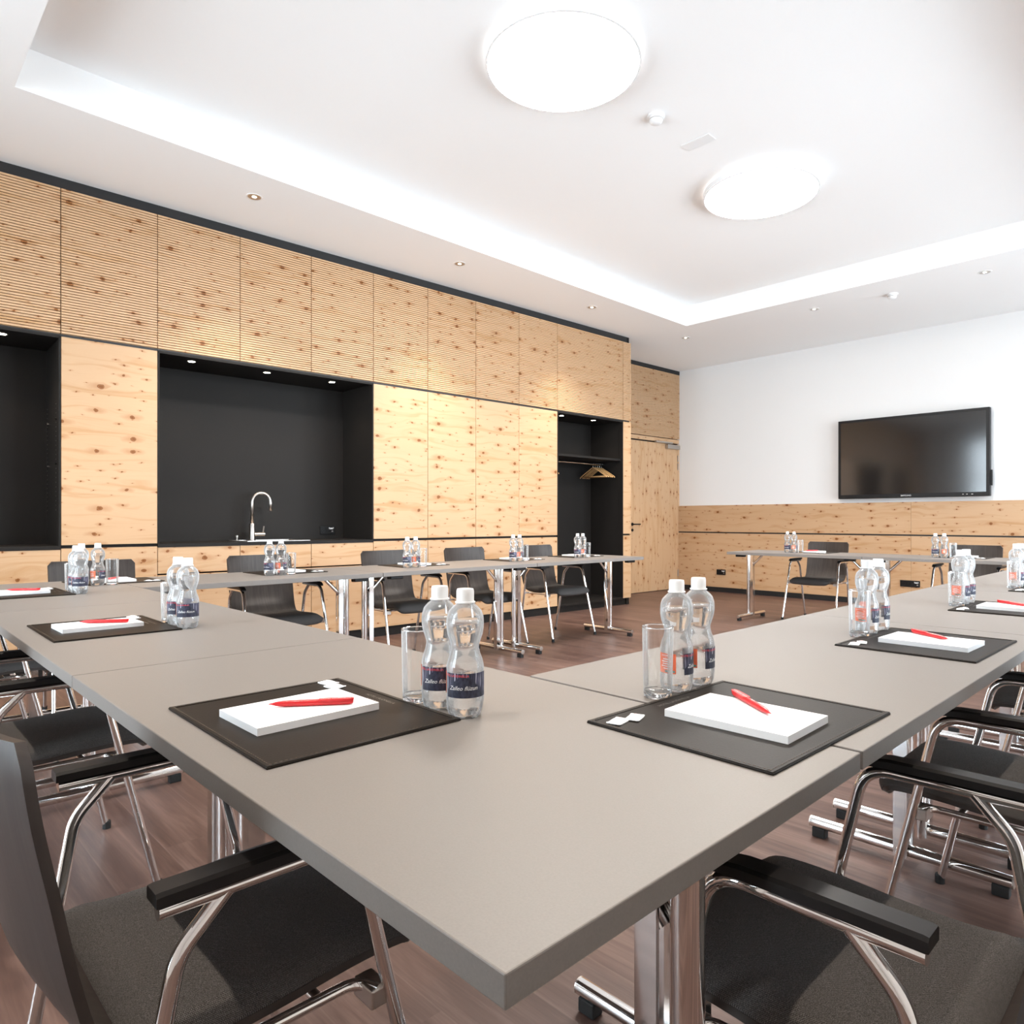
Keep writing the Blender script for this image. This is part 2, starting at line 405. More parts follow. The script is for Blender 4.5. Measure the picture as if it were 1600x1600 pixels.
bm = BM(); box(bm, X1, X1 + .2, Y0 - .3, YB, 0, ZS + .05)
wr = obj('wall_right', bm, M_WALL); tag(wr, 'white plaster wall behind the TV', None, kind='structure')
def window_wall(name, label, M, lo, hi, wins, n0, wl):
    """wall lying along local x, room on +y, openings wins"""
    bm = BM(); cur = lo
    for a, b in sorted(wins):
        box(bm, cur, a, -.25, 0, 0, ZS + .05); box(bm, a, b, -.25, 0, 0, WZ0); box(bm, a, b, -.25, 0, WZ1, ZS + .05); cur = b
    box(bm, cur, hi, -.25, 0, 0, ZS + .05)
    bm.transform(M)
    tag(obj(name, bm, M_WALL), label, None, kind='structure')
    for i, (a, b) in enumerate(wins):
        w = bpy.data.objects.new('window_%d' % (n0 + i), None); COL.objects.link(w); w.matrix_world = M @ Matrix.Translation(((a + b) / 2, -.12, WZ0))
        tag(w, 'tall white framed window ' + wl, None, 'windows ' + wl, 'structure')
        h = (b - a) / 2; H = WZ1 - WZ0; bm = BM(); t_ = .06
        box(bm, -h, -h + t_, -.04, .04, 0, H); box(bm, h - t_, h, -.04, .04, 0, H); box(bm, -h + t_, h - t_, -.04, .04, 0, t_); box(bm, -h + t_, h - t_, -.04, .04, H - t_, H); box(bm, -h + t_, h - t_, -.04, .04, 2.0, 2.0 + t_)
        obj('window_frame', bm, M_WHITE, w)
        for z0, z1 in ((t_, 2.0), (2.0 + t_, H - t_)):
            bm = BM(); box(bm, -h + t_ * .9, h - t_ * .9, -.006, .006, z0 - .005, z1 + .005); obj('window_pane', bm, M_PANE, w)
        L = bpy.data.lights.new('window_portal_offscreen', 'AREA'); L.shape = 'RECTANGLE'; L.size = b - a; L.size_y = H; L.cycles.is_portal = True
        lo_ = bpy.data.objects.new('window_portal_offscreen', L); COL.objects.link(lo_); lo_.matrix_world = M @ Matrix.Translation(((a + b) / 2, -.24, WZ0 + H / 2)) @ Matrix.Rotation(R(90), 4, 'X')
window_wall('wall_front', 'white wall with tall windows facing the wood wall', Matrix.Translation((0, Y0, 0)), X0 - .3, X1 + .2, WINF, 1, 'facing the wood wall')
window_wall('wall_back', 'white wall with tall windows opposite the TV', Matrix.Translation((X0, 0, 0)) @ Matrix.Rotation(R(-90), 4, 'Z'), -YB, -Y0 + .2, [(-b, -a) for a, b in WIN], 4, 'opposite the TV')

# ---- wood wall, local frame: x along wall (s), y into the wall (d), z up
wall = empty('wall_left', WP, WA); tag(wall, 'knotty pine panelled wall with black niches and grooved upper panels', None, kind='structure')
SEAM = [.054, -.105, -1.279, -1.872, -2.471, -3.066, -3.663, -4.262, -4.861, -5.460, -6.059, -6.659, -7.259, -7.859, -8.459, -8.75]
G0, G1 = 2.356, 3.352          # grooved band
PZ0, PZ1 = .907, 2.335         # plain panels
LZ0, LZ1 = .088, .884          # lower panels
K0, K1 = -5.460, -3.663        # sink niche
C0, C1 = -1.279, -.105         # coat niche
N0, N1 = -7.259, -6.059        # shelf niche
DK, DC = .585, .555
SL = -8.75
bm = BM()      # black carcass behind the panels (backs, sides, soffits of the niches, plinth, black joints)
def wbox(x0, x1, y0, y1, z0, z1): box(bm, x0, x1, y0, y1, z0, z1)
wbox(SL, .03, .045, .7, G0 - .02, ZS)                       # behind grooved panels + top band
wbox(SL, N0, .02, .7, 0.0, G0); wbox(N1, K0, .02, .7, 0, G0); wbox(K1, C0, .02, .7, 0, G0); wbox(C1, .04, .02, .7, 0.09, G0)
wbox(N0, N1, .02, .7, 0, .86); wbox(K0, K1, .02, .7, 0, .62)
for a, b, d, z0 in ((N0, N1, DK, .86), (K0, K1, DK, .62), (C0, C1, DC, 0)):
    wbox(a, b, d, .7, z0, G0)                               # niche back
wbox(SL, -.02, .04, .3, 0, .09)                             # plinth
wbox(C0, C1, .0, DC, .075, .098)                            # coat niche floor board
wbox(SL, .02, .03, .2, ZS - .08, ZS)
ob = obj('niche_carcass', bm, M_BLACK, wall)
bm = BM(); box(bm, SL, .0, -.002 + .03, .08, G1 + .004, ZS + .01); obj('top_band', bm, M_BLACKTRIM, wall)
# worktops and niche frames
for a, b in ((N0, N1), (K0, K1)):
    bm = BM()
    if a == K0:      # cut-out for the sink
        for q in ((a + .002, -4.755, -.004, DK), (-4.245, b - .002, -.004, DK), (-4.755, -4.245, -.004, .105), (-4.755, -4.245, .495, DK)): box(bm, *q, .876, .902)
    else: box(bm, a + .002, b - .002, -.004, DK, .876, .902, bevel=.002)
    obj('worktop', bm, M_BLACK, wall)
for a, b, z0 in ((N0, N1, .902), (K0, K1, .902), (C0, C1, .098)):
    bm = BM(); e = .012
    box(bm, a + .001, a + e, -.003, .05, z0, PZ1); box(bm, b - e, b - .001, -.003, .05, z0, PZ1); box(bm, a + .001, b - .001, -.003, .05, PZ1 - .012, PZ1 + .006)
    obj('niche_frame', bm, M_BLACK, wall)
# panels
def panel(name, x0, x1, z0, z1, m=None, d=.0, th=.02, gap=.0022):
    bm = BM(); w = (x1 - x0) / 2 - gap; h = (z1 - z0) / 2
    box(bm, -w, w, 0, th, -h, h, bevel=.0012)
    o = obj(name, bm, m or M_PINE, wall); o.location = ((x0 + x1) / 2, d, (z0 + z1) / 2); return o
inn = lambda x: any(a - 1e-3 <= x <= b + 1e-3 for a, b in ((K0, K1), (C0, C1), (N0, N1)))
for b, a in zip(SEAM, SEAM[1:]):
    mid = (a + b) / 2
    if not inn(mid): panel('wood_panel', a, b, PZ0, PZ1)
    if C0 < mid < C1: continue
    if K0 < mid < K1:
        panel('drawer_front', a, b, .680, LZ1); panel('cabinet_door', a, b, LZ0, .668)
    else: panel('wood_panel', a, b, LZ0, LZ1)
# grooved panels: backing board with one joined field of slats
GS = [.054, -.105] + [-1.279 + .0] + SEAM[3:]
def slat_field(parent, w, h, pitch=.0188, th=.020, m=None):
    n = int(round(h / pitch)); p = h / n; bm = BM()
    for k in range(n):
        z = -h / 2 + k * p; box(bm, -w, w, -th, .001, z + .0027, z + p - .0027)
    o = obj('slats', bm, m or M_PINE, parent); tag(o, kind='stuff'); return o
gseams = [.054, -.105, -.690 + .0, -1.279] + SEAM[3:]
gseams = [.054, -.105, -1.279] + SEAM[3:]
for b, a in zip(gseams, gseams[1:]):
    w = (b - a) / 2 - .0028; h = G1 - G0
    bm = BM(); box(bm, -w, w, 0, .02, -h / 2, h / 2)
    o = obj('grooved_panel', bm, M_PINE, wall); o.location = ((a + b) / 2, .020, (G0 + G1) / 2)
    slat_field(o, w, h)
bm = BM(); box(bm, SL, .0, .012, .03, 2.337, 2.354); obj('black_joint_strip', bm, M_BLACKTRIM, wall)

# coat niche shelf, rail
bm = BM(); box(bm, C0 + .012, C1 - .012, .03, DC, 1.832, 1.858); obj('niche_shelf', bm, M_BLACK, wall)
bm = BM(); tube(bm, [(C0 + .005, .29, 1.796), (C1 - .005, .29, 1.796)], .0125, 14); obj('coat_rail', bm, M_CHROME, wall, smooth=True)
# shelf pins and pin holes in the empty shelf niche
for y in (.10, .46):
    for z in (1.47, 1.78):
        bm = BM(); lathe(bm, [(.006, 0), (.006, .016)], 8, Matrix.Translation((N1 - .001, y, z)) @ Matrix.Rotation(R(-90), 4, 'Y')); obj('shelf_pin', bm, M_CHROME, wall)
bm = BM()
for y in (.10, .46):
    for k in range(24):
        lathe(bm, [(.0035, 0), (.0035, .0008)], 6, Matrix.Translation((N1 - .0125, y, 1.15 + k * .032)) @ Matrix.Rotation(R(-90), 4, 'Y'))
tag(obj('pin_holes', bm, M_ALU, wall), kind='stuff')

# ---- door recess: short return, recessed wall with door
DY = .79      # depth of the door wall behind the panel plane, in wall frame
bm = BM(); box(bm, .02, 2.6, DY + .03, DY + .12, 0, ZS); box(bm, .0, .05, .03, DY + .1, 0, ZS)
dw = obj('door_wall_board', bm, M_BLACK, wall)
bm = BM(); box(bm, .05, 2.35, DY - .01, DY + .04, G1 + .02, ZS + .01); obj('top_band', bm, M_BLACKTRIM, wall)
DX0, DX1 = 1.0, 2.215
w = (DX1 - .05) / 2; h = G1 + .018 - G0
bm = BM(); box(bm, -w, w, 0, .02, -h / 2, h / 2); o = obj('grooved_panel', bm, M_PINE, wall); o.location = (.05 + w, DY + .011, (G0 + G1 + .018) / 2); slat_field(o, w, h)
o = panel('lintel_panel', .05, DX1, 2.285, 2.345, d=DY, m=M_PINE)
bm = BM(); box(bm, 2.165, DX1 + .01, DY - .006, DY + .03, 0, 2.27); o = obj('door_frame', bm, M_PINE_V, wall)
panel('wood_panel', .05, .97, .01, 2.27, d=DY, m=M_PINE_V)
door = empty('door_1', WP + WD * 1.57 - WN * (DY - .012), WA); tag(door, 'tall knotty pine door with black lever handle and door closer', None, kind='structure')
hw = .585
bm = BM(); box(bm, -hw, hw, 0, .04, .008, 2.262, bevel=.002); obj('door_leaf', bm, M_PINE_V, door)
hd = obj('door_handle', (lambda b: (tube(b, fillet([(-hw + .17 - .12, .0, 1.02), (-hw + .05, -.05, 1.02), (-hw + .18, -.05, 1.02)], .02), .009, 10), lathe(b, [(.024, 0), (.024, .008)], 16, Matrix.Translation((-hw + .05, 0, 1.02)) @ Matrix.Rotation(R(90), 4, 'X')), b)[-1])(BM()), M_PLAST, door, smooth=True)
bm = BM(); lathe(bm, [(.022, 0), (.022, .008)], 16, Matrix.Translation((-hw + .05, 0, .935)) @ Matrix.Rotation(R(90), 4, 'X')); lathe(bm, [(.008, 0), (.008, .012)], 10, Matrix.Translation((-hw + .05, 0, .935)) @ Matrix.Rotation(R(90), 4, 'X')); obj('lock_rosette', bm, M_PLAST, door)
bm = BM(); box(bm, .26, .575, -.062, 0, 2.185, 2.25, bevel=.006); cl = obj('door_closer', bm, M_ALU, door)
bm = BM(); box(bm, -.02, .40, -.05, -.012, 2.262, 2.288, bevel=.004); obj('closer_rail', bm, M_ALU, door)
for z in (.25, 1.92, 2.05):
    bm = BM(); lathe(bm, [(.008, -.05), (.008, .05)], 8, Matrix.Translation((hw + .008, -.006, z))); obj('hinge', bm, M_STEEL, door)

# ---- wainscot on the tv wall
wains = empty('trim_1', (X1, 0, 0)); tag(wains, 'knotty pine wainscot below the TV with a black groove', None, kind='structure')
for y0, y1 in ((2.80, 6.21), (-.62, 2.80), (Y0, -.62)):
    for z0, z1 in ((.072, .884), (.903, 1.305)):
        bm = BM(); box(bm, -.028, 0, -(y1 - y0) / 2 + .001, (y1 - y0) / 2 - .001, -(z1 - z0) / 2, (z1 - z0) / 2, bevel=.001)
        o = obj('wood_panel', bm, M_PINE_Y, wains); o.location = (0, (y0 + y1) / 2, (z0 + z1) / 2)
bm = BM(); box(bm, -.018, 0, Y0, 6.21, .87, .92); obj('black_joint_strip', bm, M_BLACKTRIM, wains)
bm = BM(); box(bm, -.022, 0, Y0, 6.21, 0, .07); sk = obj('baseboard_right', bm, M_BLACKTRIM); sk.location = (X1, 0, 0); tag(sk, 'black skirting board under the pine wainscot', None, kind='structure')

# ------------------------------------------------------------------ ceiling fittings
def round_lamp(x, y, label):
    r = empty('ceiling_lamp', (x, y, ZC)); tag(r, label, 'ceiling lamp', 'round ceiling lamps')
    zb = 3.60 - ZC; ra = .432
    bm = BM(); lathe(bm, [(ra - .012, zb - .0), (ra, zb + .001), (ra, zb + .045), (ra - .02, zb + .046), (ra - .02, zb + .012), (ra - .012, zb + .006)], 96, caps=False)
    obj('lamp_rim', bm, M_WHITE, r, smooth=30)
    bm = BM(); lathe(bm, [(0, zb - .004), (ra - .05, zb - .003), (ra - .011, zb + .001), (ra - .011, zb + .01), (0, zb + .01)], 96); obj('lamp_diffuser', bm, M_LAMP, r, smooth=30)
    bm = BM(); lathe(bm, [(0, zb + .046), (ra - .02, zb + .046), (ra - .02, zb + .042), (0, zb + .042)], 64); obj('lamp_back', bm, M_WHITE, r)
    bm = BM(); lathe(bm, [(ra - .10, zb + .05), (ra - .03, zb + .05), (ra - .03, zb + .047), (ra - .10, zb + .047), (ra - .10, zb + .05)], 64, caps=False); obj('halo_ring', bm, M_LAMPUP, r)
    bm = BM(); lathe(bm, [(.12, zb + .044), (.12, 0.002)], 32); obj('mount', bm, M_WHITE, r)
round_lamp(2.824, 2.631, 'large round white lamp on the coffer beside the smoke detector')
round_lamp(5.026, 2.589, 'round white lamp on the coffer closer to the TV')

def downlight(x, y, label, sfx=''):
    r = empty('downlight', (x, y, ZS)); tag(r, label, 'downlight', 'recessed ceiling downlights')
    bm = BM(); lathe(bm, [(.046, -.003), (.056, -.003), (.058, .0), (.046, .0)], 28, caps=False); bm.faces.ensure_lookup_table(); obj('trim_ring', bm, M_WHITE, r, smooth=True)
    bm = BM(); lathe(bm, [(.0465, -.002), (.046, -.0025), (.0, -.0012)], 28, caps=False); obj('reflector', bm, M_STEEL, r, smooth=True)
    bm = BM(); lathe(bm, [(0, -.004), (.014, -.004), (.016, -.002), (0, -.001)], 16); obj('bulb' + sfx, bm, M_BULB, r)
    L = bpy.data.lights.new('downlight_beam' + sfx, 'SPOT'); L.energy = SPOT_W; L.spot_size = R(84); L.spot_blend = .7; L.shadow_soft_size = .03; L.color = (1, .88, .74)
    lo = bpy.data.objects.new('downlight_beam' + sfx, L); COL.objects.link(lo); lo.parent = r; lo.location = (0, 0, -.012)
    return r
dl = [(2.098, 5.02, 'recessed downlight in the soffit above the sink niche'), (3.978, 5.0, 'recessed downlight in the soffit above the tall pine panels'),
      (5.822, 4.99, 'recessed downlight in the soffit above the coat niche'), (7.652, 4.975, 'recessed downlight at the soffit corner near the door'),
      (7.63, 3.289, 'recessed downlight in the TV side soffit, next to the corner one'), (7.64, 1.656, 'recessed downlight in the TV side soffit beyond the smoke detector'),
      (.19, 5.0, 'recessed downlight at the soffit corner above the shelf niche'), (.19, 3.29, 'recessed downlight above the row facing the TV, middle'), (.19, 1.656, 'recessed downlight above the row facing the TV, corner seat'),
      (.19, .22, 'recessed downlight at the soffit corner above the free table corner'), (2.1, .22, 'recessed downlight above the second place facing the wood wall'), (3.98, .22, 'recessed downlight above the fourth place facing the wood wall'), (5.82, .22, 'recessed downlight above the end of the row facing the wood wall'), (7.65, .22, 'recessed downlight at the soffit corner farthest from the door')]
for i, (x, y, lb) in enumerate(dl): downlight(x, y, lb, '' if i < 6 else '_offscreen')     # the first six are in the picture

def smoke(x, y, z, label):
    r = empty('smoke_detector', (x, y, z)); tag(r, label, 'smoke detector', 'smoke detectors')
    bm = BM(); lathe(bm, [(0, 0), (.056, 0), (.056, -.010), (.050, -.014), (0, -.014)], 32); obj('base', bm, M_WHITE, r, smooth=40)
    bm = BM(); lathe(bm, [(0, -.012), (.042, -.012), (.043, -.034), (.036, -.046), (.020, -.052), (0, -.053)], 32); obj('sensor_head', bm, M_WHITE, r, smooth=40)
    bm = BM(); lathe(bm, [(.0437, -.024), (.0437, -.029)], 32, caps=False); obj('slot', bm, M_ALU, r)
smoke(3.668, 2.605, ZC, 'white smoke detector between the two round lamps')
smoke(7.695, 2.497, ZS, 'white smoke detector on the soffit above the TV')
bm = BM(); box(bm, -.11, .11, -.05, .05, -.006, 0, bevel=.002)
o = obj('ceiling_vent_plate', bm, M_WHITE); o.location = (4.127, 2.581, ZC); o.rotation_euler = (0, 0, R(90)); tag(o, 'flat white rectangular cover plate on the ceiling near the smoke detector', 'cover plate')

# niche spots
def W2(s, d, z): return WP + WD * s - WN * d + Vector((0, 0, z))
for s, d, lb in ((-5.168, .19, 'small spot in the sink niche soffit, end toward the shelf niche'), (-4.570, .19, 'small middle spot in the sink niche soffit'), (-3.977, .19, 'small spot in the sink niche soffit, end toward tall panels'),
                 (-1.021, .19, 'small spot in the coat niche soffit, end toward the tall panels'), (-.452, .19, 'small spot in the coat niche soffit above the hangers'),
                 (-6.36, .19, 'small spot in the shelf niche soffit beside the pine panel'), (-6.96, .19, 'small spot in the shelf niche soffit, far from the sink')):
    r = empty('niche_spot', W2(s, d, G0 - .0205), WA); tag(r, lb, 'spotlight', 'small niche spotlights')
    bm = BM(); lathe(bm, [(.026, -.003), (.034, -.003), (.035, .0), (.026, 0)], 20, caps=False); obj('trim_ring', bm, M_STEEL, r)
    bm = BM(); lathe(bm, [(0, -.004), (.024, -.003), (.026, -.001), (0, 0)], 16); sfx = '_offscreen' if s < -6.5 else ''; obj('bulb' + sfx, bm, M_NBULB, r)
    L = bpy.data.lights.new('niche_beam' + sfx, 'SPOT'); L.energy = NICHE_W; L.spot_size = R(110); L.spot_blend = .8; L.shadow_soft_size = .02; L.color = (1, .83, .65)
    lo = bpy.data.objects.new('niche_beam' + sfx, L); COL.objects.link(lo); lo.parent = r; lo.location = (0, 0, -.012)

# ------------------------------------------------------------------ faucet, sink, sockets, hangers, tv
fa = empty('kitchen_faucet', W2(-4.60, .44, .902), WA); tag(fa, 'tall brushed steel gooseneck faucet on the black sink counter', 'faucet')
bm = BM(); lathe(bm, [(.030, 0), (.030, .004), (.024, .006), (.024, .145), (.021, .150), (0, .150)], 20); obj('faucet_body', bm, M_STEEL, fa, smooth=40)
bm = BM()
pts = [(0, 0, .14), (0, 0, .33)] + [(.075 - .075 * math.cos(a) + 0, -.03 * (1 - math.cos(a)) / 2, .33 + .085 * math.sin(a)) for a in [PI * k / 14 for k in range(1, 15)]] + [(.152, -.03, .26)]
tube(bm, pts, .014, 14); obj('spout', bm, M_STEEL, fa, smooth='all')
bm = BM(); tube(bm, [(.018, -.004, .055), (.105, -.012, .055)], .016, 14); o = obj('mixer_barrel', bm, M_STEEL, fa, smooth=40)
bm = BM(); tube(bm, [(.09, -.012, .06), (.098, -.012, .125)], .0065, 8); obj('lever', bm, M_STEEL, o, smooth=40)
sk_ = empty('sink', W2(-4.50, .30, .902), WA); tag(sk_, 'brushed steel sink with a thin bright rim set into the black counter', 'sink')
bm = BM(); 
for a, b, c, d in ((-.27, .27, -.21, -.195), (-.27, .27, .195, .21), (-.27, -.255, -.195, .195), (.255, .27, -.195, .195)): box(bm, a, b, c, d, 0, .004)
obj('rim', bm, M_STEEL, sk_)
bm = BM(); zb_ = -.19
for q in ((-.257, -.252, -.197, .197, zb_, .002), (.252, .257, -.197, .197, zb_, .002), (-.252, .252, -.197, -.192, zb_, .002), (-.252, .252, .192, .197, zb_, .002), (-.252, .252, -.192, .192, zb_, zb_ + .005)): box(bm, *q)
obj('basin', bm, M_STEEL, sk_)
bm = BM(); lathe(bm, [(0, zb_ + .005), (.045, zb_ + .005), (.042, zb_ + .009), (0, zb_ + .007)], 24); obj('drain', bm, M_CHROME, sk_)
bm = BM(); lathe(bm, [(.016, 0), (.016, .004), (.007, .006), (.007, .028), (.013, .03), (.013, .046), (0, .048)], 16)
o = obj('drain_button', bm, M_STEEL, smooth=40); o.location = W2(-4.73, .44, .902); tag(o, 'small steel drain knob beside the faucet', 'drain knob')

def socket(name, M, n, label):
    r = bpy.data.objects.new(name, None); COL.objects.link(r); r.matrix_world = M; tag(r, label, 'socket')
    w = .075 * n / 2
    bm = BM(); box(bm, -w, w, -.012, 0, -.04, .04, bevel=.003); obj('plate', bm, M_PLAST, r)
    for k in range(n):
        cx = -w + .075 * (k + .5)
        bm = BM(); lathe(bm, [(.026, 0), (.026, .003), (.022, .003), (.020, -.006), (0, -.006)], 16, Matrix.Translation((cx, -.0121, 0)) @ Matrix.Rotation(R(90), 4, 'X'))
        o = obj('outlet', bm, M_PLAST, r)
        for dx, dz in ((-.008, .0), (.008, 0)):
            bm = BM(); lathe(bm, [(.0025, 0), (.0025, .002)], 6, Matrix.Translation((cx + dx, -.0095, dz)) @ Matrix.Rotation(R(90), 4, 'X')); obj('pin_hole', bm, M_PLAST, o)
    bm = BM(); box(bm, w - .062, w - .014, -.0145, -.0115, .008, .024); obj('data_port', bm, M_WHITE if n > 2 or True else M_ALU, r)
    bm = BM(); box(bm, w - .034, w - .016, -.0145, -.0115, -.022, -.006); obj('data_port', bm, M_ALU, r)
    return r
Mw = Matrix.Translation(WP) @ Matrix.Rotation(WA, 4, 'Z')
socket('wall_socket', Mw @ Matrix.Translation((-3.83, DK, .985)), 2, 'black double wall socket in the sink niche')
MT = Matrix.Rotation(R(-90), 4, 'Z')
socket('wall_socket', Matrix.Translation((X1 - .028, 5.42, .30)) @ MT, 2, 'black double socket on the wainscot near the door')
socket('wall_socket', Matrix.Translation((X1 - .028, 2.81, .295)) @ MT, 3, 'long black socket strip on the wainscot under the TV')

# hangers
def make_hanger():
    r = empty('coat_hanger'); 
    bm = BM(); prof = [(-.222, -.125), (-.216, -.112), (-.14, -.066), (-.06, -.024), (0, .004), (.06, -.024), (.14, -.066), (.216, -.112), (.222, -.125)]
    pts = [(0, y, z - .05) for y, z in crom(prof, 25)]
    tube(bm, pts, .0065, 8, ry=.0085); obj('shoulder_bar', bm, M_WOODHANGER, r, smooth='all')
    bm = BM(); tube(bm, [(0, -.205, -.160), (0, .205, -.160)], .005, 8); obj('trouser_bar', bm, M_WOODHANGER, r, smooth='all')
    bm = BM(); hk = [(0, 0, -.05), (0, 0, -.022)] + [(0, .0155 * math.sin(a), -.0 - .0155 * math.cos(a) * 1.0 + .0) for a in [R(20 + k * 25) for k in range(10)]]
    tube(bm, hk, .0022, 6); obj('hook', bm, M_CHROME, r, smooth='all')
    return r
hp = make_hanger(); index_kids()
for i, s in enumerate((-.19, -.228, -.266, -.306, -.35, -1.195, -1.235)):
    o = hp if i == 0 else copy_tree(hp)
    o.location = W2(s, .29, 1.796); o.rotation_euler = (0, 0, WA + R(random.uniform(-1.5, 1.5)))
    near = i < 5
    tag(o, 'wooden hanger in the cluster at the far end of the coat rail' if near else 'wooden hanger near the tall panel end of the coat rail', 'hanger', 'hangers clustered on the coat rail' if near else 'hangers at the other rail end')

# tv (local frame: x across, -y toward room)
tvw, tvh = 1.705, 1.018
tv = bpy.data.objects.new('television', None); COL.objects.link(tv); tv.matrix_world = Matrix.Translation((X1 - .075, (3.658 + 1.952) / 2, (2.375 + 1.357) / 2)) @ MT
tag(tv, 'large flat black television mounted above the pine wainscot', 'television')
bm = BM(); box(bm, -tvw / 2, tvw / 2, -.03, .045, -tvh / 2, tvh / 2, bevel=.006); obj('housing', bm, M_PLAST, tv)
b_ = .035
bm = BM(); box(bm, -tvw / 2 + b_, tvw / 2 - b_, -.0312, -.0295, -tvh / 2 + b_ + .015, tvh / 2 - b_); obj('screen', bm, M_SCREEN, tv)
bm = BM(); box(bm, -.3, .3, .04, .08, -.2, .2); obj('wall_mount', bm, M_PLAST, tv)
o = mesh_obj('brand_lettering', text_mesh('SAMSUNG', .026, M_WTEXT), tv); o.rotation_euler = (R(90), 0, 0); o.location = (-.03, -.0312, -tvh / 2 + .026)
bm = BM()
for k, x in enumerate((.58, .62, .67)): box(bm, x, x + (.012 if k < 2 else .018), -.031, -.029, -tvh / 2 + .022, -tvh / 2 + .030)
obj('control_marks', bm, M_ALU, tv)
bm = BM(); box(bm, tvw / 2 - .004, tvw / 2 + .018, .0, .03, -tvh / 2 + .12, -tvh / 2 + .30); obj('side_module', bm, M_PLAST, tv)

# ------------------------------------------------------------------ tables
TT = .74; TL, TW = 1.398, .698
def make_table():
    r = empty('folding_table')
    bm = BM(); box(bm, -TL / 2, TL / 2, -TW / 2, TW / 2, TT - .028, TT, bevel=.0016)
    obj('table_top', bm, M_LAM, r)
    for s in (-1, 1):
        ex = s * (TL / 2 - .080)
        lg = obj('leg_column', (lambda b: (tube(b, [(ex + s * .012, 0, .03), (ex + s * .012, 0, TT - .03)], .0205, 20, ry=.0205, side=(0, 1, 0)), b)[-1])(BM()), M_CHROME, r, smooth=50)
        bm = BM(); xi = ex - s * .034; box(bm, xi - .016, xi + .016, -.02, -.014, .03, TT - .03); box(bm, xi - .016, xi + .016, .014, .02, .03, TT - .03)
        box(bm, xi - .016, xi + .016, -.0142, .0142, .03, .42); obj('leg_channel', bm, M_CHROME, r)
        bm = BM(); tube(bm, [(ex - s * .02, -.29, .046), (ex - s * .02, .29, .046)], .0185, 18); fb = obj('foot_bar', bm, M_CHROME, r, smooth=50)
        for sy in (-1, 1):
            bm = BM(); box(bm, ex - s * .02 - .016, ex - s * .02 + .016, sy * .262 - .022, sy * .262 + .022, 0, .032, bevel=.003); obj('glide', bm, M_RUBBER, fb)
            bm = BM(); lathe(bm, [(0, 0), (.0178, 0), (.0178, .004), (0, .005)], 18, Matrix.Translation((ex - s * .02, sy * .29, .046)) @ Matrix.Rotation(R(-90 * sy), 4, 'X')); obj('end_cap', bm, M_STEEL, fb)
        bm = BM(); tube(bm, [(ex - s * .03, 0, TT - .16), (ex - s * .16, 0, TT - .032)], .007, 10, ry=.012); obj('brace', bm, M_CHROME, r, smooth=50)
        bm = BM(); box(bm, ex - .06, ex + .045, -.07, .07, TT - .034, TT - .027); obj('mounting_plate', bm, M_PLAST, r)
        for sy in (-1, 1):
            bm = BM(); box(bm, s * (TL / 2 - .13) - .05, s * (TL / 2 - .13) + .05, sy * .285 - .024, sy * .285 + .024, TT - .052, TT - .0275, bevel=.005); obj('connector', bm, M_PLAST, r)
    return r
tb = make_table(); index_kids()
TABLES = []
for k, lb in enumerate(('dark grey folding table at the free corner of the table square', 'dark grey folding table in the middle of the row facing the TV', 'dark grey folding table of the row facing the TV, nearest the wood wall')):
    TABLES.append((.696, .381 + .7 + 1.402 * k, R(90), lb))
for k, lb in enumerate(('dark grey folding table in front of the sink niche', 'dark grey folding table in the middle along the wood wall', 'dark grey folding table in front of the coat niche')):
    TABLES.append((1.749 + 1.402 * k, 4.215, 0, lb))
for k, lb in enumerate(('first', 'second', 'third', 'fourth')):
    TABLES.append((1.752 + 1.402 * k, .731, 0, 'dark grey folding table, %s from the free corner in the row facing the wood wall' % lb))
for k, lb in enumerate(('dark grey folding table below the TV, nearer the door', 'dark grey folding table below the TV, farther from the door')):
    TABLES.append((7.05, 3.14 - 1.402 * k, R(90), lb))
for i, (x, y, rz, lb) in enumerate(TABLES):
    o = tb if i == 0 else copy_tree(tb)
    o.location = (x, y, 0); o.rotation_euler = (0, 0, rz); tag(o, lb, 'table', 'folding tables set in a square')

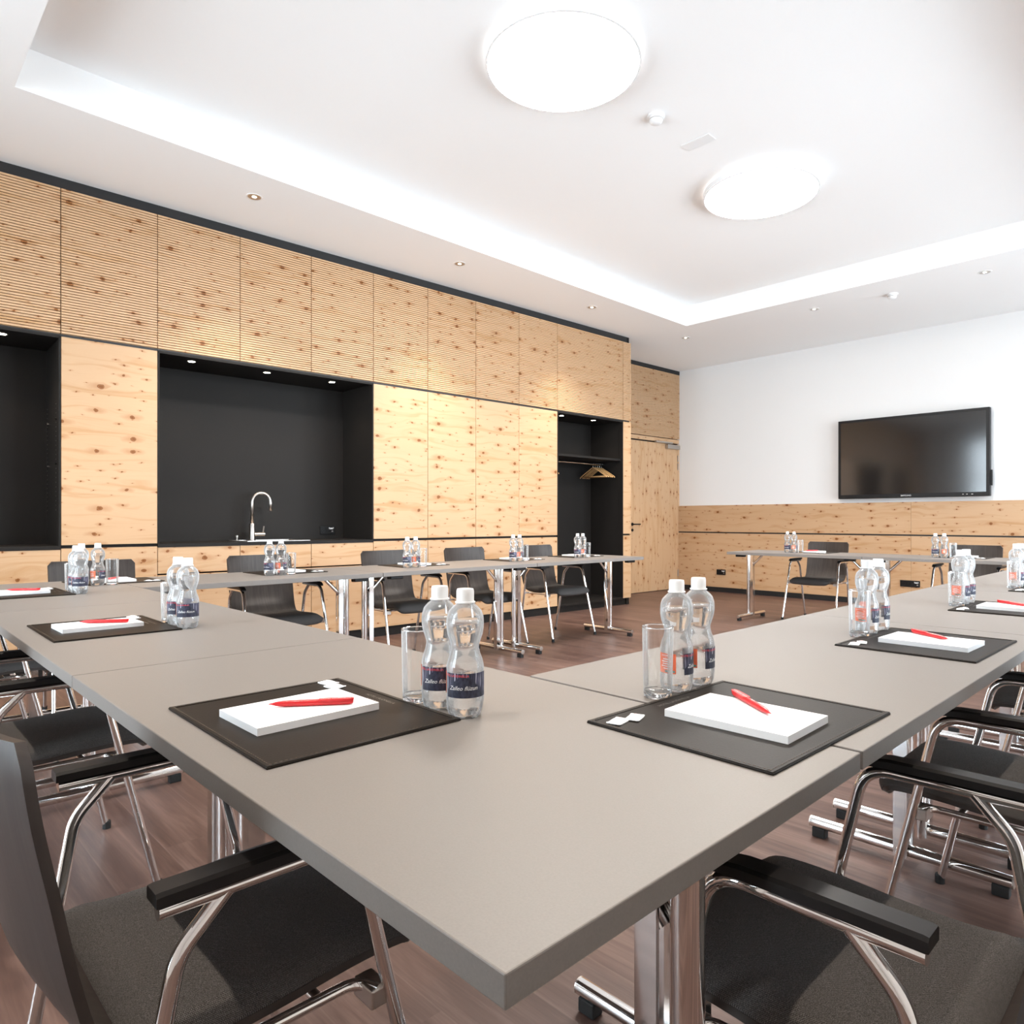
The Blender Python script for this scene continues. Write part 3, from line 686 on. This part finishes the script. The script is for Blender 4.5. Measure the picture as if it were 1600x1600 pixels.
# ------------------------------------------------------------------ chairs
def make_chair():
    r = empty('conference_chair')
    NS, NX = 44, 14
    prof = crom([(.236, .398), (.229, .418), (.205, .431), (.12, .434), (0, .428), (-.10, .428), (-.165, .440), (-.200, .478), (-.222, .55), (-.243, .66), (-.260, .75), (-.272, .838)], NS)
    # arc length
    al = [0]
    for a, b in zip(prof, prof[1:]): al.append(al[-1] + math.hypot(b[0] - a[0], b[1] - a[1]))
    def hw(s):
        wv = .212 + .010 * (s / al[-1])
        for d, rr in ((s, .045), (al[-1] - s, .020)):
            if d < rr: wv -= rr - math.sqrt(max(0, rr * rr - (rr - d) ** 2))
        return wv
    def pt(i, t):
        y, z = prof[i]; s = al[i]; k = min(1, max(0, (s - .42) / .14)); k = k * k * (3 - 2 * k)
        return Vector((t * hw(s), y - .034 * k * (1 - t * t), z - .006 * (1 - k) * (1 - t * t)))
    ts = [-1 + 2 * j / NX for j in range(NX + 1)]
    G = [[pt(i, t) for t in ts] for i in range(NS)]
    def nrm(i, j):
        du = G[min(i + 1, NS - 1)][j] - G[max(i - 1, 0)][j]; dv = G[i][min(j + 1, NX)] - G[i][max(j - 1, 0)]
        return dv.cross(du).normalized() * -1
    def slab(bm, rows, cols, off_a, off_b):
        A = [[bm.verts.new(G[i][j] + nrm(i, j) * off_a(i, j)) for j in cols] for i in rows]; B = [[bm.verts.new(G[i][j] + nrm(i, j) * off_b(i, j)) for j in cols] for i in rows]
        n, m = len(rows), len(cols)
        for i in range(n - 1):
            for j in range(m - 1):
                bm.faces.new((A[i][j], A[i][j + 1], A[i + 1][j + 1], A[i + 1][j])); bm.faces.new((B[i][j], B[i + 1][j], B[i + 1][j + 1], B[i][j + 1]))
        for i in range(n - 1):
            bm.faces.new((A[i][0], A[i + 1][0], B[i + 1][0], B[i][0])); bm.faces.new((A[i][-1], B[i][-1], B[i + 1][-1], A[i + 1][-1]))
        for j in range(m - 1):
            bm.faces.new((A[0][j], B[0][j], B[0][j + 1], A[0][j + 1])); bm.faces.new((A[-1][j], A[-1][j + 1], B[-1][j + 1], B[-1][j]))
    sgn = 1 if nrm(12, 7).z > 0 else -1
    bm = BM(); slab(bm, range(NS), range(NX + 1), lambda i, j: 0, lambda i, j: sgn * -.012); obj('seat_back_shell', bm, M_SHELL, r, smooth=40)
    rows = [i for i in range(NS) if al[i] < .435]
    def padtop(i, j):
        s = al[i]; e = min(1, s / .05, (al[rows[-1]] - s) / .03); e = max(0, e); q = 1 - abs(ts[j]) ** 6
        return sgn * (.004 + .030 * math.sqrt(1 - (1 - e) ** 2) * (q ** .5))
    bm = BM(); slab(bm, rows, range(NX + 1), padtop, lambda i, j: sgn * .0005)
    obj('seat_pad', bm, M_FABRIC, r, smooth=60)
    for s in (-1, 1):
        # front leg runs up, bends and becomes the arm tube
        p = fillet([(s * .285, .235, .004), (s * .262, .092, .632), (s * .262, -.160, .632)], .05, 7)
        bm = BM(); tube(bm, p, .0105, 14, side=(1, 0, 0)); fl_ = obj('leg', bm, M_CHROME, r, smooth=50)
        bm = BM(); lathe(bm, [(.0135, 0), (.0135, .022), (.0115, .026)], 12, Matrix.Translation((s * .285, .235, 0))); obj('foot_cap', bm, M_RUBBER, fl_)
        p = fillet([(s * .262, -.082, .630), (s * .259, -.137, .572), (s * .245, -.240, .004)], .022, 6)
        bm = BM(); tube(bm, p, .0105, 14, side=(1, 0, 0)); rl = obj('leg', bm, M_CHROME, r, smooth=50)
        bm = BM(); lathe(bm, [(.0135, 0), (.0135, .022), (.0115, .026)], 12, Matrix.Translation((s * .245, -.240, 0))); obj('foot_cap', bm, M_RUBBER, rl)
        # arm pad
        bm = BM(); px = s * .262; n = 9
        path = [(.100, .634, .35), (.092, .642, .62), (.075, .6475, .88), (.045, .6505, 1), (-.04, .6515, 1), (-.160, .6515, 1), (-.1655, .651, .93)]
        rg = []
        for y, z, k in path:
            hwid = .0185 * (.6 + .4 * k); th = .0085 * k
            rg.append([bm.verts.new(v) for v in ((px - hwid, y, z - th), (px - hwid, y, z + th * .45), (px - hwid * .82, y, z + th), (px + hwid * .82, y, z + th), (px + hwid, y, z + th * .45), (px + hwid, y, z - th))])
        for a, b in zip(rg, rg[1:]):
            for k in range(6): bm.faces.new((a[k], a[(k + 1) % 6], b[(k + 1) % 6], b[k]))
        bm.faces.new(rg[0][::-1]); bm.faces.new(rg[-1])
        obj('armrest', bm, M_PLAST, r, smooth=35)
        # seat rail and front bracket
        bm = BM(); tube(bm, fillet([(s * .268, .128, .408), (s * .225, .115, .406), (s * .222, -.17, .406), (s * .252, -.150, .404)], .03, 5), .0085, 10); obj('seat_rail', bm, M_CHROME, r, smooth=50)
        bm = BM(); box(bm, min(s * .222, s * .272), max(s * .222, s * .272), .113, .143, .386, .414, bevel=.003); obj('bracket', bm, M_STEEL, r)
    bm = BM(); tube(bm, [(-.224, .06, .404), (.224, .06, .404)], .0085, 10); obj('cross_tube', bm, M_CHROME, r, smooth=50)
    bm = BM(); tube(bm, [(-.224, -.10, .404), (.224, -.10, .404)], .0085, 10); obj('cross_tube', bm, M_CHROME, r, smooth=50)
    return r
ch = make_chair(); index_kids()
CH = [(.41, 1.127, -90, 'at the first place of the row facing the TV'), (.41, 2.50, -90, 'at the middle place of the row facing the TV'), (.41, 3.91, -90, 'at the last place of the row facing the TV'),
      (1.04, 4.522, 180, 'fifth along the wood wall from the coat niche'), (2.03, 4.487, 180, 'fourth along the wood wall from the coat niche'), (3.05, 4.50, 180, 'third along the wood wall from the coat niche'), (3.87, 4.522, 180, 'second along the wood wall from the coat niche'), (4.72, 4.487, 180, 'in front of the coat niche'),
      (1.046, .38, 0, 'at the first place of the row facing the wood wall'), (2.02, .38, 0, 'at the second place of the row facing the wood wall'), (3.10, .38, 0, 'at the third place of the row facing the wood wall'), (4.15, .38, 0, 'at the fourth place of the row facing the wood wall'),
      (7.44, 3.17, 90, 'below the TV, nearer the door'), (7.44, 1.75, 90, 'below the TV, farther from the door')]
for i, (x, y, a, lb) in enumerate(CH):
    o = ch if i == 0 else copy_tree(ch)
    o.location = (x, y, 0); o.rotation_euler = (0, 0, R(a)); tag(o, 'dark chair with chrome arms ' + lb, 'chair', 'conference chairs around the tables')

# ------------------------------------------------------------------ place settings (local: +y away from the sitter)
def make_mat():
    r = empty('desk_mat'); w, h = .21, .166
    bm = BM(); box(bm, -w, w, -h, h, 0, .0035, bevel=.0015); obj('leather_sheet', bm, M_LEATHER, r)
    bm = BM(); e = .010      # raised hem
    for a, b, c, d in ((-w + .001, w - .001, -h + .001, -h + e), (-w + .001, w - .001, h - e, h - .001), (-w + .001, -w + e, -h + e, h - e), (w - e, w - .001, -h + e, h - e)): box(bm, a, b, c, d, .0030, .0046, bevel=.0007)
    obj('hem', bm, M_LEATHER, r)
    bm = BM(); step = .0075
    def st(x, y, ax):
        l = .0022
        if ax: box(bm, x - l, x + l, y - .0004, y + .0004, .0044, .0051)
        else: box(bm, x - .0004, x + .0004, y - l, y + l, .0044, .0051)
    k = -w + .008
    while k < w - .006: st(k, h - .0065, 1); st(k, -h + .0065, 1); k += step
    k = -h + .008
    while k < h - .006: st(w - .0065, k, 0); st(-w + .0065, k, 0); k += step
    tag(obj('stitching', bm, M_STITCH, r), kind='stuff')
    o = mesh_obj('embossed_lettering', text_mesh('HOTEL LAUDINELLA', .0105, M_EMBOSS), r); o.location = (.0, h - .028, .0037)
    bm = BM()
    for k in range(5): box(bm, -.020 + k * .0085, -.020 + k * .0085 + .005, h - .046, h - .0415, .0034, .0038)
    obj('embossed_mark', bm, M_EMBOSS, r)
    return r
def make_pad():
    r = empty('notepad'); w, h = .0765, .1085
    bm = BM(); box(bm, -w, w, -h, h, 0, .0115); obj('pages', bm, M_PAPEREDGE, r)
    bm = BM(); box(bm, -w, w, -h, h, .0115, .0121); o = obj('top_sheet', bm, M_PAPER, r)
    t = mesh_obj('lettering', text_mesh('HOTEL LAUDINELLA', .0068, M_PINK), o); t.location = (-.015, h - .013, .01215)
    t = mesh_obj('lettering', text_mesh('HOTEL LAUDINELLA', .0034, M_PINK), o); t.location = (-.015, -h + .010, .01215)
    return r
def make_pen():
    r = empty('ballpoint_pen')       # along +x from tip to button, lies on z=0
    Mx = Matrix.Translation((0, 0, .0056)) @ Matrix.Rotation(R(90), 4, 'Y')
    bm = BM(); lathe(bm, [(.0008, -.071), (.0014, -.066), (.0034, -.060), (.0052, -.045), (.0056, -.02), (.0056, .02)], 16, Mx); obj('barrel', bm, M_RED, r, smooth=40)
    bm = BM(); lathe(bm, [(.0057, .0195), (.0058, .055), (.0054, .064), (.0035, .070), (0, .0715)], 16, Mx); cp = obj('cap', bm, M_RED, r, smooth=40)
    bm = BM()
    pr = [(.012, .0045), (.018, .0066), (.028, .0068), (.060, .0066), (.068, .0050), (.0715, .0030)]
    up = [bm.verts.new((x, -hh, .0112)) for x, hh in pr]; lo = [bm.verts.new((x, hh, .0112)) for x, hh in pr]
    ub = [bm.verts.new((x, -hh, .0080)) for x, hh in pr]; lb = [bm.verts.new((x, hh, .0080)) for x, hh in pr]
    for k in range(len(pr) - 1):
        for q in ((up[k], up[k + 1], lo[k + 1], lo[k]), (ub[k], lb[k], lb[k + 1], ub[k + 1]), (up[k], ub[k], ub[k + 1], up[k + 1]), (lo[k], lo[k + 1], lb[k + 1], lb[k])): bm.faces.new(q)
    bm.faces.new((up[0], lo[0], lb[0], ub[0])); bm.faces.new((up[-1], ub[-1], lb[-1], lo[-1]))
    obj('clip', bm, M_RED, r)
    t = mesh_obj('lettering', text_mesh('HOTEL LAUDINELLA', .0056, M_WTEXT), r); t.location = (.041, 0, .0114)
    t = mesh_obj('lettering', text_mesh('HOTEL', .0040, M_WTEXT), r); t.location = (-.008, 0, .01125)
    return r
def make_candy():
    bm = BM(); nx, ny = 12, 8; w, h = .0185, .0125
    def z(i, j):
        u, v = 2 * i / nx - 1, 2 * j / ny - 1
        return .0018 + .0050 * max(0, 1 - abs(u / .82) ** 3) * max(0, 1 - abs(v) ** 2.5) + (.0012 * abs(u) if abs(u) > .8 else 0)
    def xy(i, j):
        u, v = 2 * i / nx - 1, 2 * j / ny - 1
        return (w * u + ((.0009 if j % 2 else -.0003) * (1 if u > 0 else -1) if i in (0, nx) else 0), h * v)
    A = [[bm.verts.new((*xy(i, j), z(i, j))) for j in range(ny + 1)] for i in range(nx + 1)]; B = [[bm.verts.new((*xy(i, j), max(.0004, z(i, j) - .0016 - .8 * max(0, z(i, j) - .0034)))) for j in range(ny + 1)] for i in range(nx + 1)]
    for i in range(nx):
        for j in range(ny): bm.faces.new((A[i][j], A[i + 1][j], A[i + 1][j + 1], A[i][j + 1])); bm.faces.new((B[i][j], B[i][j + 1], B[i + 1][j + 1], B[i + 1][j]))
        for j in (0, ny): bm.faces.new((A[i][j], A[i + 1][j], B[i + 1][j], B[i][j]))
    for j in range(ny):
        for i in (0, nx): bm.faces.new((A[i][j], A[i][j + 1], B[i][j + 1], B[i][j]))
    o = obj('wrapped_sweet', bm, M_PAPER, smooth=50)
    t = mesh_obj('lettering', text_mesh('hotel', .0065, M_PINK), o); t.location = (0, 0, .0071)
    return o
def make_bottle():
    r = empty('water_bottle')
    prof = [(0, .004), (.016, .003), (.024, .0), (.029, .004), (.032, .014), (.0325, .03), (.0325, .034), (.0318, .036), (.0318, .079), (.0325, .081), (.0322, .088), (.0300, .097), (.0262, .107), (.0240, .1165), (.0242, .122), (.0272, .132), (.0306, .142), (.0324, .153), (.0326, .162), (.0318, .171), (.0285, .181), (.0220, .1885), (.0165, .193), (.0143, .196), (.0143, .199)]
    n = 40
    bm = BM(); rings = lathe(bm, prof, n, caps=False)
    for (rr, z), rg in zip(prof, rings):      # petal foot and fine vertical ribs
        if len(rg) == 1: continue
        for k, v in enumerate(rg):
            f = 1.0
            if z < .03: f = 1 - .10 * (1 - z / .03) * (.5 + .5 * math.cos(10 * PI * 2 * k / n * .5)); v.co.z += (.008 * (1 - z / .03) if (k % 8) < 3 else 0) * (1 if rr > .02 else 0)
            elif .083 < z < .175: f = 1 - .012 * (k % 2)
            v.co.x *= f; v.co.y *= f
    obj('bottle_shell', bm, M_PET, r, smooth='all')
    lv = .1655; wp = [(0, .0065)] + [(rr - .0004, z + (.003 if z < .01 else .0006)) for rr, z in prof[2:20]]; wp = [p for p in wp if p[1] < lv - .001]; wp += [(.0318, lv), (0, lv)]
    bm = BM(); rings = lathe(bm, wp, n, caps=False)
    for (rr, z), rg in zip(wp, rings):
        if len(rg) == 1: continue
        for k, v in enumerate(rg):
            f = 1.0
            if z < .03: f = 1 - .10 * (1 - z / .03) * (.5 + .5 * math.cos(10 * PI * 2 * k / n * .5))
            elif .083 < z < .175: f = 1 - .012 * (k % 2)
            v.co.x *= f; v.co.y *= f
    obj('water', bm, M_WATER, r, smooth='all')
    bm = BM(); lathe(bm, [(.0175, .1955), (.0175, .1975), (.0152, .198), (.0152, .2155), (.0140, .2195), (0, .220)], 30); obj('bottle_cap', bm, M_WHITE, r, smooth=40)
    def lab(name, a0, a1, z0, z1, m, rad=.03305):
        bm = BM(); k = max(3, int((a1 - a0) / 7)); A = []
        for i in range(k + 1):
            a = R(a0 + (a1 - a0) * i / k); A.append([bm.verts.new((rad * math.cos(a), rad * math.sin(a), z)) for z in (z0, z1)])
        for p, q in zip(A, A[1:]): bm.faces.new((p[0], q[0], q[1], p[1]))
        return obj(name, bm, m, r, smooth='all')
    lab('picture_label', -72, 72, .037, .0785, M_PIC); ol = lab('orange_label', -170, -100, .039, .0775, M_ORANGE)
    def wrap(me0, ang, z, name, rad=.0334):
        me = me0.copy()
        for v in me.vertices:
            a = R(ang) + v.co.x / rad; zz = z + v.co.y; v.co = (rad * math.cos(a), rad * math.sin(a), zz)
        return mesh_obj(name, me, r)
    wrap(text_mesh('HOTEL LAUDINELLA', .0056, M_REDTEXT), -40, .0742, 'lettering')
    wrap(text_mesh('Zalleo flüzun', .0100, M_WTEXT, .35), -14, .0535, 'lettering')
    wrap(text_mesh('aua minerala', .0036, M_WTEXT), -22, .0455, 'lettering') if False else None
    for k in range(6): wrap(text_mesh('||||||||||||' if k else 'LAUDINELLA', .0034 if k else .0045, M_WTEXT), -135 - (5 if k % 2 else 0), .0735 - k * .0048, 'lettering') if k == 0 else None
    bm = BM()
    for k in range(5):
        ww = (14, 20, 16, 22, 12)[k]
        for i in range(4):
            a0, a1 = R(-135 - ww + i * ww / 2), R(-135 - ww + (i + 1) * ww / 2)
            q = [bm.verts.new((.0333 * math.cos(a), .0333 * math.sin(a), z)) for a, z in ((a0, .0655 - k * .0045), (a1, .0655 - k * .0045), (a1, .0672 - k * .0045), (a0, .0672 - k * .0045))]; bm.faces.new(q)
    obj('fine_print', bm, M_WTEXT, ol)
    lab('teal_patch', -140, -104, .0415, .0452, M_TEAL, .0333)
    return r
def make_glass():
    r = empty('drinking_glass')
    bm = BM(); lathe(bm, [(.0272, .010), (.0282, .05), (.0292, .10), (.0298, .1345)], 44, caps=False); obj('glass_wall', bm, M_THIN, r, smooth='all')
    bm = BM(); lathe(bm, [(.0290, .1345), (.0298, .1358), (.0302, .1345), (.0298, .1335), (.0290, .1345)], 44, caps=False); obj('rim', bm, M_GLASS, r, smooth='all')
    bm = BM(); lathe(bm, [(0, .0006), (.0245, .0), (.0268, .002), (.0272, .010), (.0265, .0135), (.022, .0105), (0, .009)], 44); obj('glass_base', bm, M_GLASS, r, smooth='all')
    return r

proto = dict(desk_mat=make_mat(), notepad=make_pad(), ballpoint_pen=make_pen(), wrapped_sweet=make_candy(), water_bottle=make_bottle(), drinking_glass=make_glass())
index_kids(); used = set()
def put(kind, x, y, z, rz, label, cat, group):
    o = proto[kind]
    if kind in used: o = copy_tree(o)
    used.add(kind); o.location = (x, y, z); o.rotation_euler = (0, 0, rz); tag(o, label, cat, group); return o
rnd = random.Random(3)
def setting(mx, my, a, place, bx=(.19, .118, .052), by=.19, turn=(0, 0), pen=(0, 0), pw=0, cw=0):
    a_ = R(a); ca, sa = math.cos(a_), math.sin(a_)
    T = lambda x, y: (mx + x * ca - y * sa, my + x * sa + y * ca)
    jr = R(rnd.uniform(-1.2, 1.2))
    put('desk_mat', *T(0, 0), TT, a_ + jr, 'brown-black leather desk mat, ' + place, 'desk mat', 'leather desk mats')
    put('notepad', *T(-.012, -.012), TT + .0036, a_ + R(rnd.uniform(-2, 2)), 'white notepad on the desk mat, ' + place, 'notepad', 'white notepads')
    put('ballpoint_pen', *T(.0 + pen[0], .002 + pen[1]), TT + .0157, a_ + R(54) + R(pw), 'red ballpoint pen on the notepad, ' + place, 'pen', 'red ballpoint pens')
    for k, (dx, dy) in enumerate(((-.176, .128), (-.139, .122))):
        put('wrapped_sweet', *T(dx, dy), TT + .0037, a_ + R(12 + cw + k * 7), ('white sweet at the mat corner, ', 'white sweet nearer the notepad, ')[k] + place, 'sweet', 'wrapped sweets')
    put('water_bottle', *T(bx[0], by), TT, R(turn[0]), 'outer water bottle with white cap, ' + place, 'bottle', 'water bottles on the tables')
    put('water_bottle', *T(bx[1], by), TT, R(turn[1]), 'water bottle beside the glass, ' + place, 'bottle', 'water bottles on the tables')
    put('drinking_glass', *T(bx[2], by - .003), TT, 0, 'clear drinking glass beside water bottles, ' + place, 'glass', 'drinking glasses on the tables')
FT, FW, AW, BT = 'facing the TV', 'facing the wood wall', 'along the wood wall', 'below the TV'
setting(.57, 1.13, -90, 'first place ' + FT, turn=(238, 240), bx=(.19, .117, .052))
setting(.57, 2.50, -90, 'middle place ' + FT, turn=(255, 252), bx=(.178, .088, .026))
setting(.57, 3.91, -90, 'last place ' + FT, turn=(262, 260), bx=(.165, .09, .02))
setting(1.08, .59, 0, 'first place ' + FW, turn=(308, 312), bx=(.168, .088, .020), pen=(.035, 0))
setting(2.095, .59, 0, 'second place ' + FW, turn=(300, 298), bx=(.153, .060, -.006), pen=(.03, 0), by=.18)
setting(3.125, .59, 0, 'third place ' + FW, turn=(292, 296), bx=(.124, .04, -.03), pen=(.03, 0), by=.18)
setting(4.12, .59, 0, 'fourth place ' + FW, turn=(292, 296), bx=(.15, .06, -.01), pen=(.03, 0), by=.18)
for x, nm in ((1.04, 'fifth place from coat niche'), (2.02, 'fourth place from coat niche'), (3.02, 'third place from coat niche'), (4.05, 'second place from coat niche'), (4.84, 'first place from coat niche')):
    setting(x, 4.345, 180, nm + ' ' + AW, turn=(215, 280 + 60))
setting(7.18, 3.11, 90, 'place nearer the door ' + BT, turn=(210, 330), bx=(.187, .115, .048))
setting(7.18, 1.72, 90, 'place farther from the door ' + BT, turn=(210, 330), bx=(.182, .11, .04))
